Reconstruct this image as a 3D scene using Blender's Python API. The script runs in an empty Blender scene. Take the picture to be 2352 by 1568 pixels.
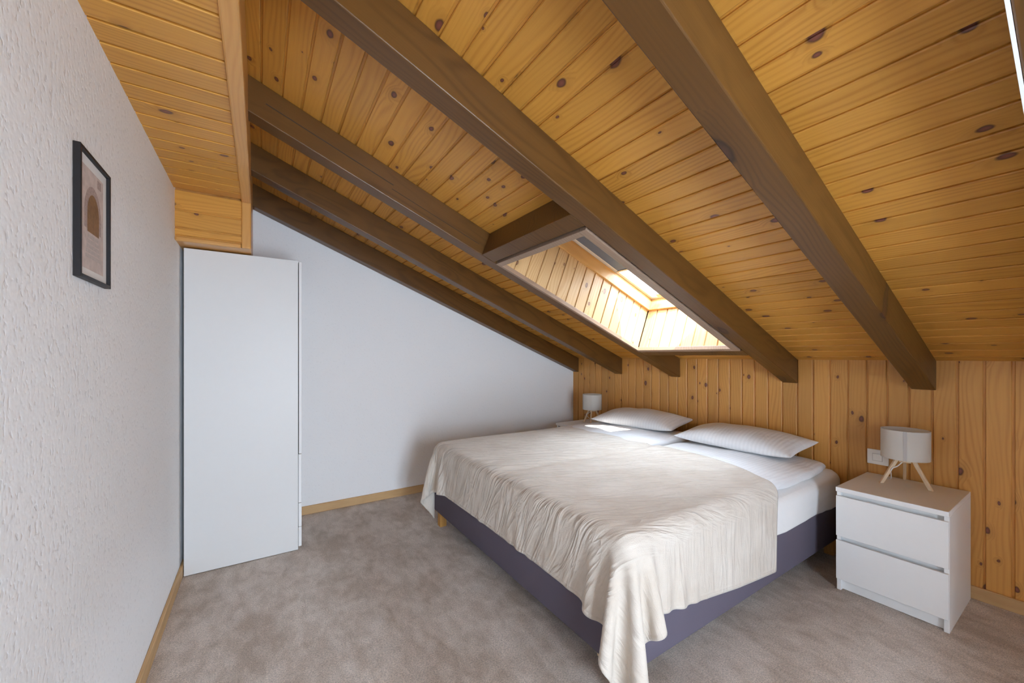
import bpy, bmesh, math, random
import numpy as np
from mathutils import Vector, Matrix, noise

random.seed(7)
np.random.seed(7)
SC = bpy.context.scene
COL = SC.collection

# ------------------------------------------------------------------ camera
H_CAM = 1.25
cam_d = bpy.data.cameras.new('camera')
cam = bpy.data.objects.new('camera', cam_d)
COL.objects.link(cam)
cam_d.sensor_width = 36.0
cam_d.lens = 36.0 * 895.85 / 2352.0
cam_d.shift_y = 32.05 / 2352.0
cam_d.clip_start = 0.02
cam.location = (0, 0, H_CAM)
cam.rotation_euler = (math.radians(90), 0, math.radians(57.15 - 90))
SC.camera = cam

# ------------------------------------------------------------------ world, sun, exposure
world = bpy.data.worlds.new('world')
SC.world = world
world.use_nodes = True
bg = world.node_tree.nodes['Background']
bg.inputs['Color'].default_value = (0.70, 0.84, 1.0, 1)
bg.inputs['Strength'].default_value = 10.4

SUN_DIR = Vector((0.14, 0.70, -1.0)).normalized()
sun_d = bpy.data.lights.new('sun', 'SUN')
sun_d.energy = 13.0
sun_d.angle = math.radians(0.53)
sun_d.color = (1.0, 0.95, 0.87)
sun = bpy.data.objects.new('sun', sun_d)
COL.objects.link(sun)
sun.location = (0.5, -3, 6)
sun.rotation_euler = SUN_DIR.to_track_quat('-Z', 'Y').to_euler()

vs = SC.view_settings
vs.view_transform = 'Standard'
vs.look = 'None'
vs.gamma = 1.0
vs.use_curve_mapping = False
vs.exposure = 1.84

cy = SC.cycles
cy.use_denoising = True
cy.use_adaptive_sampling = True
cy.adaptive_threshold = 0.07
cy.adaptive_min_samples = 16
cy.max_bounces = 7
cy.diffuse_bounces = 6
cy.glossy_bounces = 3
cy.transparent_max_bounces = 12
cy.sample_clamp_indirect = 40.0
cy.caustics_reflective = False
cy.caustics_refractive = False

# ------------------------------------------------------------------ roof frame of reference
TH = math.radians(22.0)
TN = math.tan(TH)
DV = Vector((math.cos(TH), 0, -math.sin(TH)))      # down the slope
NV = Vector((math.sin(TH), 0, math.cos(TH)))       # out through the roof
XW, YB, XL, YF = 3.09, 3.46, -0.38, -1.60          # room faces: headboard wall, back wall, left wall, gable
Z_KNEE = 1.221
def RP(x, y, h):
    """point at height h over the boarded ceiling face, foot of the normal at room x"""
    return Vector((x, y, Z_KNEE + (XW - x) * TN)) + NV * h
def ceil_z(x):
    return Z_KNEE + (XW - x) * TN

# ------------------------------------------------------------------ helpers
def link(o, parent=None):
    COL.objects.link(o)
    if parent is not None:
        o.parent = parent
    return o
def tag(o, label=None, cat=None, group=None, kind=None):
    if label: o['label'] = label
    if cat: o['category'] = cat
    if group: o['group'] = group
    if kind: o['kind'] = kind
    return o
def empty(name, loc=(0, 0, 0), rz=0.0):
    o = bpy.data.objects.new(name, None)
    o.empty_display_size = 0.1
    o.location = loc
    o.rotation_euler = (0, 0, rz)
    return link(o)
def mesh_obj(name, me, mat, parent=None, smooth=False):
    if mat is not None and not me.materials:
        me.materials.append(mat)
    if smooth:
        for p in me.polygons: p.use_smooth = True
    return link(bpy.data.objects.new(name, me), parent)
def pyd(name, verts, faces, mat, parent=None, smooth=False):
    me = bpy.data.meshes.new(name)
    me.from_pydata([tuple(v) for v in verts], [], faces)
    bm = bmesh.new(); bm.from_mesh(me)
    bmesh.ops.recalc_face_normals(bm, faces=bm.faces)
    bm.to_mesh(me); bm.free()
    return mesh_obj(name, me, mat, parent, smooth)
HEX = [(0, 1, 2, 3), (7, 6, 5, 4), (0, 4, 5, 1), (1, 5, 6, 2), (2, 6, 7, 3), (3, 7, 4, 0)]
def bevel_me(me, w, seg=2):
    bm = bmesh.new(); bm.from_mesh(me)
    bmesh.ops.recalc_face_normals(bm, faces=bm.faces)
    if w > 0:
        bmesh.ops.bevel(bm, geom=list(bm.edges), offset=w, segments=seg, profile=0.5, affect='EDGES')
    bm.to_mesh(me); bm.free()
def box_me(name, lo, hi, bevel=0.0, seg=2):
    x0, y0, z0 = lo; x1, y1, z1 = hi
    v = [(x0, y0, z0), (x1, y0, z0), (x1, y1, z0), (x0, y1, z0), (x0, y0, z1), (x1, y0, z1), (x1, y1, z1), (x0, y1, z1)]
    me = bpy.data.meshes.new(name)
    me.from_pydata(v, [], HEX)
    bevel_me(me, bevel, seg)
    return me
def box(name, lo, hi, mat, parent=None, bevel=0.0, seg=2, smooth=False):
    return mesh_obj(name, box_me(name, lo, hi, bevel, seg), mat, parent, smooth)
def hexa(name, pts, mat, parent=None, bevel=0.0):
    me = bpy.data.meshes.new(name)
    me.from_pydata([tuple(p) for p in pts], [], HEX)
    bevel_me(me, bevel, 1)
    return mesh_obj(name, me, mat, parent)
def roof_box(name, x0, x1, y0, y1, h0, h1, mat, parent=None, bevel=0.0):
    """box square to the roof slope, local x down the slope, local z out of the roof"""
    o = box(name, (0, y0, h0), ((x1 - x0) / math.cos(TH), y1, h1), mat, parent, bevel)
    M = Matrix((DV, Vector((0, 1, 0)), NV)).transposed().to_4x4()
    M.translation = RP(x0, 0, 0)
    o.matrix_basis = M
    return o
def frame_mat(org, ax, az):
    ax = Vector(ax).normalized(); az = Vector(az).normalized(); ay = az.cross(ax)
    M = Matrix((ax, ay, az)).transposed().to_4x4()
    M.translation = Vector(org)
    return M
def tube(name, pts, r, mat, parent=None, n=8, smooth=True):
    pts = [Vector(p) for p in pts]
    vs_, fs = [], []
    for i, p in enumerate(pts):
        t = (pts[min(i + 1, len(pts) - 1)] - pts[max(i - 1, 0)]).normalized()
        a = t.orthogonal().normalized() if i == 0 else (pa - t * pa.dot(t)).normalized()
        pa = a; b = t.cross(a)
        for k in range(n):
            an = 2 * math.pi * k / n
            vs_.append(p + (a * math.cos(an) + b * math.sin(an)) * r)
    for i in range(len(pts) - 1):
        for k in range(n):
            fs.append((i * n + k, i * n + (k + 1) % n, (i + 1) * n + (k + 1) % n, (i + 1) * n + k))
    fs.append(tuple(range(n))); fs.append(tuple((len(pts) - 1) * n + k for k in range(n)))
    return pyd(name, vs_, fs, mat, parent, smooth)
def copy_tree(o, parent=None):
    c = o.copy()
    COL.objects.link(c)
    c.parent = parent
    for ch in list(o.children):
        copy_tree(ch, c)
    return c

# ------------------------------------------------------------------ materials
def new_mat(name):
    m = bpy.data.materials.new(name)
    m.use_nodes = True
    nt = m.node_tree
    return m, nt, nt.nodes['Principled BSDF']
def N(nt, t, **kw):
    n = nt.nodes.new(t)
    for k, v in kw.items():
        if k in n.inputs.keys(): n.inputs[k].default_value = v
        else: setattr(n, k, v)
    return n
def L(nt, a, b): nt.links.new(a, b)
def math_n(nt, op, a, b=None, clamp=False):
    n = nt.nodes.new('ShaderNodeMath'); n.operation = op; n.use_clamp = clamp
    for i, v in enumerate((a, b)):
        if v is None: continue
        if isinstance(v, (int, float)): n.inputs[i].default_value = v
        else: L(nt, v, n.inputs[i])
    return n.outputs[0]
def ramp(nt, fac, stops, interp='LINEAR'):
    n = nt.nodes.new('ShaderNodeValToRGB')
    n.color_ramp.interpolation = interp
    e = n.color_ramp.elements
    while len(e) > 1: e.remove(e[0])
    for i, (p, c) in enumerate(stops):
        el = e[0] if i == 0 else e.new(p)
        el.position = p
        el.color = (c, c, c, 1) if isinstance(c, (int, float)) else (*c, 1)
    L(nt, fac, n.inputs[0])
    return n.outputs[0]
def mixc(nt, fac, a, b, blend='MIX'):
    n = nt.nodes.new('ShaderNodeMix'); n.data_type = 'RGBA'; n.blend_type = blend
    for i, v in ((0, fac), (6, a), (7, b)):
        if isinstance(v, (int, float)): n.inputs[i].default_value = v
        elif isinstance(v, tuple): n.inputs[i].default_value = (*v, 1)
        else: L(nt, v, n.inputs[i])
    return n.outputs[2]
def scaled(nt, vec, s):
    n = nt.nodes.new('ShaderNodeVectorMath'); n.operation = 'MULTIPLY'
    L(nt, vec, n.inputs[0]); n.inputs[1].default_value = s
    return n.outputs[0]
def noise_n(nt, vec, scale=1.0, detail=2.0, rough=0.5, dist=0.0):
    n = N(nt, 'ShaderNodeTexNoise')
    n.inputs['Scale'].default_value = scale; n.inputs['Detail'].default_value = detail
    n.inputs['Roughness'].default_value = rough; n.inputs['Distortion'].default_value = dist
    L(nt, vec, n.inputs['Vector'])
    return n.outputs['Fac']
def bump_n(nt, bsdf, height, strength=0.3, dist=0.005, normal=None):
    b = N(nt, 'ShaderNodeBump')
    b.inputs['Strength'].default_value = strength; b.inputs['Distance'].default_value = dist
    L(nt, height, b.inputs['Height'])
    if normal is not None: L(nt, normal, b.inputs['Normal'])
    L(nt, b.outputs['Normal'], bsdf.inputs['Normal'])
    return b.outputs['Normal']

def wood(name, light, dark, knot, rough=0.36, knots=0.36, ring=0.55, kscale=(7.0, 11.0), vary=0.16, spec=0.5):
    """boards whose grain runs along the local x axis"""
    m, nt, bs = new_mat(name)
    tc = N(nt, 'ShaderNodeTexCoord'); oi = N(nt, 'ShaderNodeObjectInfo')
    add = nt.nodes.new('ShaderNodeVectorMath'); add.operation = 'MULTIPLY_ADD'
    rnd = nt.nodes.new('ShaderNodeCombineXYZ')
    for i, k in enumerate((137.0, 59.0, 23.0)):
        L(nt, math_n(nt, 'MULTIPLY', oi.outputs['Random'], k), rnd.inputs[i])
    L(nt, tc.outputs['Object'], add.inputs[0]); add.inputs[1].default_value = (1, 1, 1); L(nt, rnd.outputs[0], add.inputs[2])
    p = add.outputs[0]
    vor = N(nt, 'ShaderNodeTexVoronoi'); vor.voronoi_dimensions = '2D'; vor.feature = 'F1'
    wob = noise_n(nt, scaled(nt, p, (14, 20, 20)), 1.0, 2.0)
    pv = nt.nodes.new('ShaderNodeVectorMath'); pv.operation = 'ADD'
    wv = nt.nodes.new('ShaderNodeCombineXYZ'); L(nt, math_n(nt, 'MULTIPLY', wob, 0.16), wv.inputs[0]); L(nt, math_n(nt, 'MULTIPLY', wob, 0.12), wv.inputs[1])
    L(nt, scaled(nt, p, (kscale[0], kscale[1], 1)), pv.inputs[0]); L(nt, wv.outputs[0], pv.inputs[1])
    L(nt, pv.outputs[0], vor.inputs['Vector']); vor.inputs['Scale'].default_value = 1.0
    sep = nt.nodes.new('ShaderNodeSeparateColor'); L(nt, vor.outputs['Color'], sep.inputs[0])
    gate = math_n(nt, 'LESS_THAN', sep.outputs[0], knots)
    size = math_n(nt, 'MULTIPLY_ADD', sep.outputs[1], 1.0); nt.nodes[-1].inputs[2].default_value = 0.22
    dk = math_n(nt, 'DIVIDE', vor.outputs['Distance'], size)
    core = math_n(nt, 'MULTIPLY', ramp(nt, dk, [(0.0, 1.0), (0.10, 1.0), (0.15, 0.0)]), gate)
    halo = math_n(nt, 'MULTIPLY', ramp(nt, dk, [(0.0, 1.0), (0.14, 0.9), (0.42, 0.0)]), gate)
    # growth rings, bent round the knots
    sxyz = nt.nodes.new('ShaderNodeSeparateXYZ'); L(nt, p, sxyz.inputs[0])
    warp = noise_n(nt, scaled(nt, p, (1.5, 7.0, 7.0)), 1.0, 1.0)
    ph = math_n(nt, 'ADD', math_n(nt, 'MULTIPLY', sxyz.outputs[1], 330.0), math_n(nt, 'MULTIPLY', warp, 46.0))
    ph = math_n(nt, 'ADD', ph, math_n(nt, 'MULTIPLY', halo, 12.0))
    rings = math_n(nt, 'MULTIPLY_ADD', math_n(nt, 'SINE', ph), 0.5); nt.nodes[-1].inputs[2].default_value = 0.5
    rings = math_n(nt, 'POWER', rings, 2.2)
    soft = noise_n(nt, scaled(nt, p, (1.2, 9.0, 9.0)), 1.0, 2.0)
    rings = math_n(nt, 'MULTIPLY', rings, ramp(nt, soft, [(0.35, 0.15), (0.65, 1.0)]))
    fine = noise_n(nt, scaled(nt, p, (5.0, 260.0, 260.0)), 1.0, 2.0, 0.6)
    g = math_n(nt, 'ADD', math_n(nt, 'MULTIPLY', rings, ring), math_n(nt, 'MULTIPLY', fine, 0.42), True)
    c = mixc(nt, g, light, dark)
    c = mixc(nt, math_n(nt, 'MULTIPLY', halo, 0.35), c, tuple(0.55 * k + 0.1 * l for k, l in zip(dark, light)))
    kc = mixc(nt, ramp(nt, dk, [(0.0, 0.0), (0.07, 0.35), (0.11, 1.0)]), tuple(min(1.0, k * 2.6) for k in knot), tuple(k * 0.7 for k in knot))
    c = mixc(nt, math_n(nt, 'MULTIPLY', core, 0.94), c, kc)
    hsv = N(nt, 'ShaderNodeHueSaturation')
    v = math_n(nt, 'MULTIPLY_ADD', oi.outputs['Random'], vary); nt.nodes[-1].inputs[2].default_value = 1.0 - vary * 0.55
    L(nt, v, hsv.inputs['Value']); L(nt, c, hsv.inputs['Color'])
    L(nt, hsv.outputs[0], bs.inputs['Base Color'])
    L(nt, math_n(nt, 'MULTIPLY_ADD', fine, 0.12), bs.inputs['Roughness']); nt.nodes[-1].inputs[2].default_value = rough
    bs.inputs['Specular IOR Level'].default_value = spec
    return m

def plain(name, col, rough=0.5, spec=0.5, metallic=0.0, mottle=0.0, mscale=30.0, bump=0.0, bscale=200.0, bdist=0.002):
    m, nt, bs = new_mat(name)
    tc = N(nt, 'ShaderNodeTexCoord')
    bs.inputs['Roughness'].default_value = rough
    bs.inputs['Specular IOR Level'].default_value = spec
    bs.inputs['Metallic'].default_value = metallic
    nz = noise_n(nt, tc.outputs['Object'], mscale, 3.0)
    c = mixc(nt, nz, tuple(max(0.0, k * (1 - mottle)) for k in col), tuple(min(1.0, k * (1 + mottle)) for k in col))
    L(nt, c, bs.inputs['Base Color'])
    if bump > 0:
        bump_n(nt, bs, noise_n(nt, tc.outputs['Object'], bscale, 2.0), bump, bdist)
    return m

def plaster(name, col, pit=0.6):
    m, nt, bs = new_mat(name)
    tc = N(nt, 'ShaderNodeTexCoord'); p = tc.outputs['Object']
    nz = noise_n(nt, scaled(nt, p, (1.0, 1.0, 0.8)), 85.0, 1.0, 0.5)
    pit_h = ramp(nt, nz, [(0.30, 0.0), (0.40, 0.62), (0.55, 0.80), (0.75, 1.0)])
    h = math_n(nt, 'MULTIPLY', pit_h, pit + 0.25)
    c = mixc(nt, math_n(nt, 'MULTIPLY', ramp(nt, nz, [(0.27, 1.0), (0.37, 0.0)]), 0.42 * pit), col, tuple(k * 0.62 for k in col))
    L(nt, c, bs.inputs['Base Color'])
    bs.inputs['Roughness'].default_value = 0.85
    bs.inputs['Specular IOR Level'].default_value = 0.25
    bump_n(nt, bs, h, 0.34, 0.003)
    return m

def carpet(name):
    m, nt, bs = new_mat(name)
    tc = N(nt, 'ShaderNodeTexCoord'); p = tc.outputs['Object']
    big = noise_n(nt, scaled(nt, p, (2.6, 1.7, 1)), 1.6, 3.0, 0.6, 0.6)
    mid = noise_n(nt, scaled(nt, p, (1.0, 0.55, 1)), 16.0, 2.0, 0.65, 0.4)
    fine = noise_n(nt, p, 380.0, 1.0, 0.7)
    tuft = noise_n(nt, p, 150.0, 1.0, 0.6)
    t = math_n(nt, 'ADD', math_n(nt, 'MULTIPLY', big, 0.55), math_n(nt, 'MULTIPLY', mid, 0.45))
    base = mixc(nt, ramp(nt, t, [(0.38, 0.0), (0.60, 1.0)]), (0.60, 0.490, 0.405), (0.86, 0.755, 0.675))
    sp = ramp(nt, math_n(nt, 'ADD', math_n(nt, 'MULTIPLY', fine, 0.6), math_n(nt, 'MULTIPLY', tuft, 0.4)), [(0.34, 0.58), (0.62, 1.22)])
    c = mixc(nt, 1.0, base, sp, 'MULTIPLY')
    L(nt, c, bs.inputs['Base Color'])
    bs.inputs['Roughness'].default_value = 1.0
    bs.inputs['Specular IOR Level'].default_value = 0.05
    bs.inputs['Sheen Weight'].default_value = 0.25
    h = math_n(nt, 'MULTIPLY', fine, 1.3)
    bump_n(nt, bs, h, 0.8, 0.008)
    return m

def satin(name, col, pitch=0.024, stripes=True, wr=0.5):
    """white striped bed linen, stripes along local x"""
    m, nt, bs = new_mat(name)
    tc = N(nt, 'ShaderNodeTexCoord'); p = tc.outputs['Object']
    wrk = noise_n(nt, scaled(nt, p, (5, 9, 5)), 1.4, 3.0, 0.55, 0.8)
    sx = nt.nodes.new('ShaderNodeSeparateXYZ'); L(nt, p, sx.inputs[0])
    yv = math_n(nt, 'ADD', sx.outputs[1], math_n(nt, 'MULTIPLY', wrk, 0.012))
    s = math_n(nt, 'SINE', math_n(nt, 'MULTIPLY', yv, 2 * math.pi / pitch))
    st = ramp(nt, math_n(nt, 'MULTIPLY_ADD', s, 0.5), [(0.0, 0.0), (0.5, 0.5), (1.0, 1.0)])
    h = math_n(nt, 'MULTIPLY', wrk, wr)
    if stripes:
        s2 = math_n(nt, 'MULTIPLY', s, 0.035)
        h = math_n(nt, 'ADD', h, s2)
        c = mixc(nt, math_n(nt, 'GREATER_THAN', s, 0.0), tuple(k * 0.955 for k in col), col)
        L(nt, c, bs.inputs['Base Color'])
    else:
        c = mixc(nt, wrk, tuple(k * 0.97 for k in col), col)
        L(nt, c, bs.inputs['Base Color'])
    bs.inputs['Roughness'].default_value = 0.62
    bs.inputs['Sheen Weight'].default_value = 0.15
    bump_n(nt, bs, h, 0.35, 0.03)
    return m

BED_EDGE = 0.95
def fleece(name):
    m, nt, bs = new_mat(name)
    uv = N(nt, 'ShaderNodeUVMap'); p = uv.outputs[0]
    rot = N(nt, 'ShaderNodeMapping'); rot.inputs['Rotation'].default_value = (0, 0, math.radians(24)); L(nt, p, rot.inputs['Vector'])
    pr = rot.outputs[0]
    w1 = noise_n(nt, scaled(nt, pr, (1.7, 7.5, 1)), 1.5, 3.0, 0.55, 0.9)
    top = math_n(nt, 'SUBTRACT', 1.0, math_n(nt, 'ABSOLUTE', math_n(nt, 'MULTIPLY_ADD', w1, 2.0)))
    nt.nodes[-3].inputs[2].default_value = -1.0
    top = math_n(nt, 'ADD', math_n(nt, 'MULTIPLY', math_n(nt, 'POWER', top, 4.0), 0.55), math_n(nt, 'MULTIPLY', noise_n(nt, scaled(nt, pr, (3.0, 22.0, 1)), 1.6, 2.0, 0.5, 0.5), 0.25))
    side = math_n(nt, 'MULTIPLY', noise_n(nt, scaled(nt, p, (15.0, 2.4, 1)), 1.5, 3.0, 0.55, 0.5), 0.9)
    fz = noise_n(nt, p, 340.0, 2.0, 0.6)
    sx = nt.nodes.new('ShaderNodeSeparateXYZ'); L(nt, p, sx.inputs[0])
    msk = ramp(nt, math_n(nt, 'SUBTRACT', BED_EDGE, sx.outputs[1]), [(0.0, 0.0), (0.10, 1.0)])
    hm = N(nt, 'ShaderNodeUVMap'); hm.uv_map = 'hem'
    hs = nt.nodes.new('ShaderNodeSeparateXYZ'); L(nt, hm.outputs[0], hs.inputs[0])
    hem = ramp(nt, hs.outputs[0], [(0.0, 0.5), (0.012, 0.5), (0.020, 0.0), (0.028, 0.35), (0.05, 0.35)])
    uv.uv_map = 'UVMap'
    mx_ = mixc(nt, msk, top, side)
    h = math_n(nt, 'ADD', mx_, math_n(nt, 'ADD', math_n(nt, 'MULTIPLY', hem, 0.25), math_n(nt, 'MULTIPLY', fz, 0.10)))
    soft = noise_n(nt, p, 5.0, 3.0, 0.6, 0.5)
    c = mixc(nt, ramp(nt, soft, [(0.35, 0.0), (0.65, 1.0)]), (0.62, 0.545, 0.465), (0.70, 0.635, 0.56))
    c = mixc(nt, math_n(nt, 'MULTIPLY', fz, 0.22), c, (0.55, 0.485, 0.42))
    L(nt, c, bs.inputs['Base Color'])
    bs.inputs['Roughness'].default_value = 0.9
    bs.inputs['Specular IOR Level'].default_value = 0.15
    bs.inputs['Sheen Weight'].default_value = 0.30
    bs.inputs['Sheen Roughness'].default_value = 0.4
    bump_n(nt, bs, h, 0.55, 0.035)
    return m

def glass_mat(name, tint=(1, 1, 1)):
    m = bpy.data.materials.new(name); m.use_nodes = True
    nt = m.node_tree; nt.nodes.clear()
    out = N(nt, 'ShaderNodeOutputMaterial')
    tr = N(nt, 'ShaderNodeBsdfTransparent'); tr.inputs[0].default_value = (*tint, 1)
    gl = N(nt, 'ShaderNodeBsdfGlossy'); gl.inputs['Roughness'].default_value = 0.02
    fr = N(nt, 'ShaderNodeFresnel'); fr.inputs[0].default_value = 1.45
    mx = N(nt, 'ShaderNodeMixShader')
    L(nt, math_n(nt, 'MULTIPLY', fr.outputs[0], 0.7), mx.inputs[0]); L(nt, tr.outputs[0], mx.inputs[1]); L(nt, gl.outputs[0], mx.inputs[2])
    L(nt, mx.outputs[0], out.inputs[0])
    return m

def shade_mat(name):
    m = bpy.data.materials.new(name); m.use_nodes = True
    nt = m.node_tree; bs = nt.nodes['Principled BSDF']
    bs.inputs['Base Color'].default_value = (0.90, 0.89, 0.86, 1)
    bs.inputs['Roughness'].default_value = 0.85
    tl = N(nt, 'ShaderNodeBsdfTranslucent'); tl.inputs[0].default_value = (0.86, 0.82, 0.75, 1)
    tc = N(nt, 'ShaderNodeTexCoord')
    bump_n(nt, bs, noise_n(nt, scaled(nt, tc.outputs['Object'], (900, 900, 900)), 1.0, 1.0), 0.15, 0.001)
    mx = N(nt, 'ShaderNodeMixShader'); mx.inputs[0].default_value = 0.48
    out = nt.nodes['Material Output']
    L(nt, bs.outputs[0], mx.inputs[1]); L(nt, tl.outputs[0], mx.inputs[2]); L(nt, mx.outputs[0], out.inputs[0])
    return m

M_PINE = wood('pine_amber', (0.68, 0.335, 0.060), (0.47, 0.190, 0.026), (0.085, 0.026, 0.02), rough=0.30, knots=0.24)
M_PINEW = wood('pine_wall', (0.66, 0.335, 0.085), (0.48, 0.200, 0.040), (0.085, 0.026, 0.02), rough=0.36, knots=0.30, vary=0.2)
M_PINE_LIT = wood('pine_daylit', (0.68, 0.47, 0.24), (0.52, 0.30, 0.115), (0.14, 0.07, 0.04), rough=0.34, knots=0.34, vary=0.08)  # same varnished pine as the ceiling, its colour paled to suggest strong daylight
M_TRIMP = wood('pine_moulding', (0.66, 0.34, 0.10), (0.53, 0.24, 0.055), (0.3, 0.12, 0.03), rough=0.26, knots=0.03, vary=0.02)
M_FRAMEP = wood('pine_frame', (0.72, 0.44, 0.17), (0.60, 0.32, 0.10), (0.2, 0.1, 0.05), rough=0.3, knots=0.03, vary=0.04)
M_BEAM = wood('stained_timber', (0.140, 0.062, 0.014), (0.072, 0.030, 0.007), (0.028, 0.012, 0.007), rough=0.32, knots=0.16, kscale=(2.6, 6.5), vary=0.05, spec=0.45)
M_TRIMB = wood('stained_trim', (0.36, 0.245, 0.17), (0.25, 0.155, 0.10), (0.06, 0.03, 0.02), rough=0.34, knots=0.05, vary=0.03, spec=0.6)
M_OAK = wood('oak', (0.62, 0.40, 0.19), (0.46, 0.27, 0.11), (0.3, 0.16, 0.06), rough=0.42, knots=0.02, vary=0.04)
M_LEG = wood('oak_leg', (0.52, 0.27, 0.07), (0.40, 0.19, 0.045), (0.3, 0.14, 0.04), rough=0.4, knots=0.0, vary=0.04)
M_ASH = wood('pale_ash', (0.80, 0.64, 0.45), (0.68, 0.50, 0.32), (0.5, 0.35, 0.2), rough=0.5, knots=0.0, vary=0.03)
M_WALL = plaster('white_plaster', (0.875, 0.88, 0.89), 0.62)
M_WALLB = plaster('white_plaster_back', (0.875, 0.875, 0.88), 0.30)
M_CARPET = carpet('beige_carpet')
M_WHITE = plain('white_lacquer', (0.84, 0.84, 0.835), 0.50, 0.32, mottle=0.012, bump=0.02, bscale=500)
M_WHITEM = plain('white_melamine', (0.73, 0.725, 0.715), 0.46, mottle=0.012, bump=0.03, bscale=700)
M_PVC = plain('white_plastic', (0.83, 0.82, 0.78), 0.3, mottle=0.01)
M_GREYF = plain('grey_upholstery', (0.125, 0.108, 0.140), 0.92, 0.15, mottle=0.08, mscale=700, bump=0.35, bscale=1300, bdist=0.001)
M_BLACK = plain('black_frame', (0.014, 0.012, 0.013), 0.5, 0.3, mottle=0.1)
M_PAPER = plain('white_mat_board', (0.78, 0.76, 0.74), 0.8, mottle=0.02)
M_BLIND = plain('blue_grey_blind', (0.20, 0.235, 0.31), 0.7, 0.2, mottle=0.03, bump=0.1, bscale=900)
M_BAR = plain('beige_bar', (0.70, 0.64, 0.52), 0.5, mottle=0.02)
M_DARK = plain('gap_shade_dark', (0.05, 0.035, 0.025), 0.9, mottle=0.1)  # shade of board gaps and the rafter crack, put into the colour
M_SEAM = plain('grey_seam', (0.50, 0.47, 0.45), 0.9, mottle=0.02)
M_SHADE = shade_mat('lamp_linen')
M_SATIN = satin('satin_stripe', (0.79, 0.795, 0.81))
M_SHEET = satin('sheet_cotton', (0.84, 0.83, 0.82), stripes=False, wr=0.35)
M_FLEECE = fleece('beige_fleece')
M_GLASS = glass_mat('window_glass')
M_METAL = plain('grey_flashing', (0.33, 0.38, 0.44), 0.4, 0.5, 0.6, mottle=0.05)
M_TILE = plain('clay_tile', (0.42, 0.17, 0.07), 0.85, 0.2, mottle=0.25, mscale=18)
M_STONE = plain('print_stone', (0.60, 0.50, 0.46), 0.7, mottle=0.3, mscale=45)
M_STONED = plain('print_stone_dark', (0.40, 0.30, 0.27), 0.7, mottle=0.45, mscale=160)
M_DOORP = plain('print_door', (0.25, 0.13, 0.055), 0.7, mottle=0.4, mscale=90)
M_STEP = plain('print_steps', (0.52, 0.45, 0.42), 0.7, mottle=0.25, mscale=120)

# ------------------------------------------------------------------ skylight layout
R_DEPTH = 0.150
RAFTERS = [  # y0, y1, label
    (3.365, 3.455, 'dark stained rafter lying against the white back wall'),
    (2.720, 2.812, 'dark stained rafter second from the white back wall'),
    (2.070, 2.162, 'cracked dark stained rafter along the wardrobe side of the skylight'),
    (1.180, 1.272, 'dark stained rafter on the near side of the skylight, ending over the near pillow'),
    (0.530, 0.628, 'wide dark stained rafter ending above the near bedside lamp'),
    (0.008, 0.100, 'dark stained rafter at the right edge with a white strip'),
]
SKY = [(0.0, 0.0)]                      # x and y offset of the skylight
SK_Y0, SK_Y1 = 1.325, 2.050             # shaft faces
SK_X0, SK_X1 = 1.306, 2.566             # shaft faces, measured on the boarded ceiling plane
H_FRAME = 0.190                         # where the lining ends and the window frame begins

# ------------------------------------------------------------------ plank maker
PLANKS = {}
def plank_me(length, width, thick=0.016):
    key = (round(length, 3), round(width, 4))
    if key in PLANKS: return PLANKS[key]
    w = width
    prof = [(0, -thick), (0, -0.0080), (0.0085, -0.0080), (0.0085, -0.0026), (0.0115, 0), (w - 0.0022, 0), (w - 0.0002, -0.0022), (w - 0.0002, -thick)]
    n = len(prof)
    v = [(0, a, b) for a, b in prof] + [(length, a, b) for a, b in prof]
    f = [(i, (i + 1) % n, n + (i + 1) % n, n + i) for i in range(n)] + [tuple(range(n)), tuple(range(n, 2 * n))]
    me = bpy.data.meshes.new('plank')
    me.from_pydata(v, [], f)
    bm = bmesh.new(); bm.from_mesh(me); bmesh.ops.recalc_face_normals(bm, faces=bm.faces); bm.to_mesh(me); bm.free()
    PLANKS[key] = me
    return me
def plank(length, width, org, ax, az, mat, parent):
    """local x = ax (grain), local z = az (visible face), local y = az x ax"""
    me = plank_me(length, width)
    o = bpy.data.objects.new('plank', me)
    if not me.materials: me.materials.append(mat)
    o.matrix_basis = frame_mat(org, ax, az)
    COL.objects.link(o); o.parent = parent
    if me.materials[0] is not mat:
        o.material_slots[0].link = 'OBJECT'; o.material_slots[0].material = mat
    return o

# ================================================================== STRUCTURE
floor = box('floor', (XL - 0.15, YF - 0.15, -0.10), (XW + 0.15, YB + 0.15, 0.0), M_CARPET)
tag(floor, kind='structure')

wall_left = box('wall_left', (XL - 0.14, YF - 0.15, 0.0), (XL, YB + 0.15, 2.62), M_WALL); tag(wall_left, kind='structure')
# gable end and back wall follow the roof line
def gable(name, y0, y1, mat, x0=XL, x1=XW + 0.016, drop=0.0):
    pts = [(x0, y0, 0), (x1, y0, 0), (x1, y1, 0), (x0, y1, 0), (x0, y0, ceil_z(x0) + 0.02), (x1, y0, ceil_z(x1) + 0.02), (x1, y1, ceil_z(x1) + 0.02), (x0, y1, ceil_z(x0) + 0.02)]
    return hexa(name, pts, mat)
wall_back = gable('wall_back', YB, YB + 0.14, M_WALLB); tag(wall_back, kind='structure')

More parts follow.
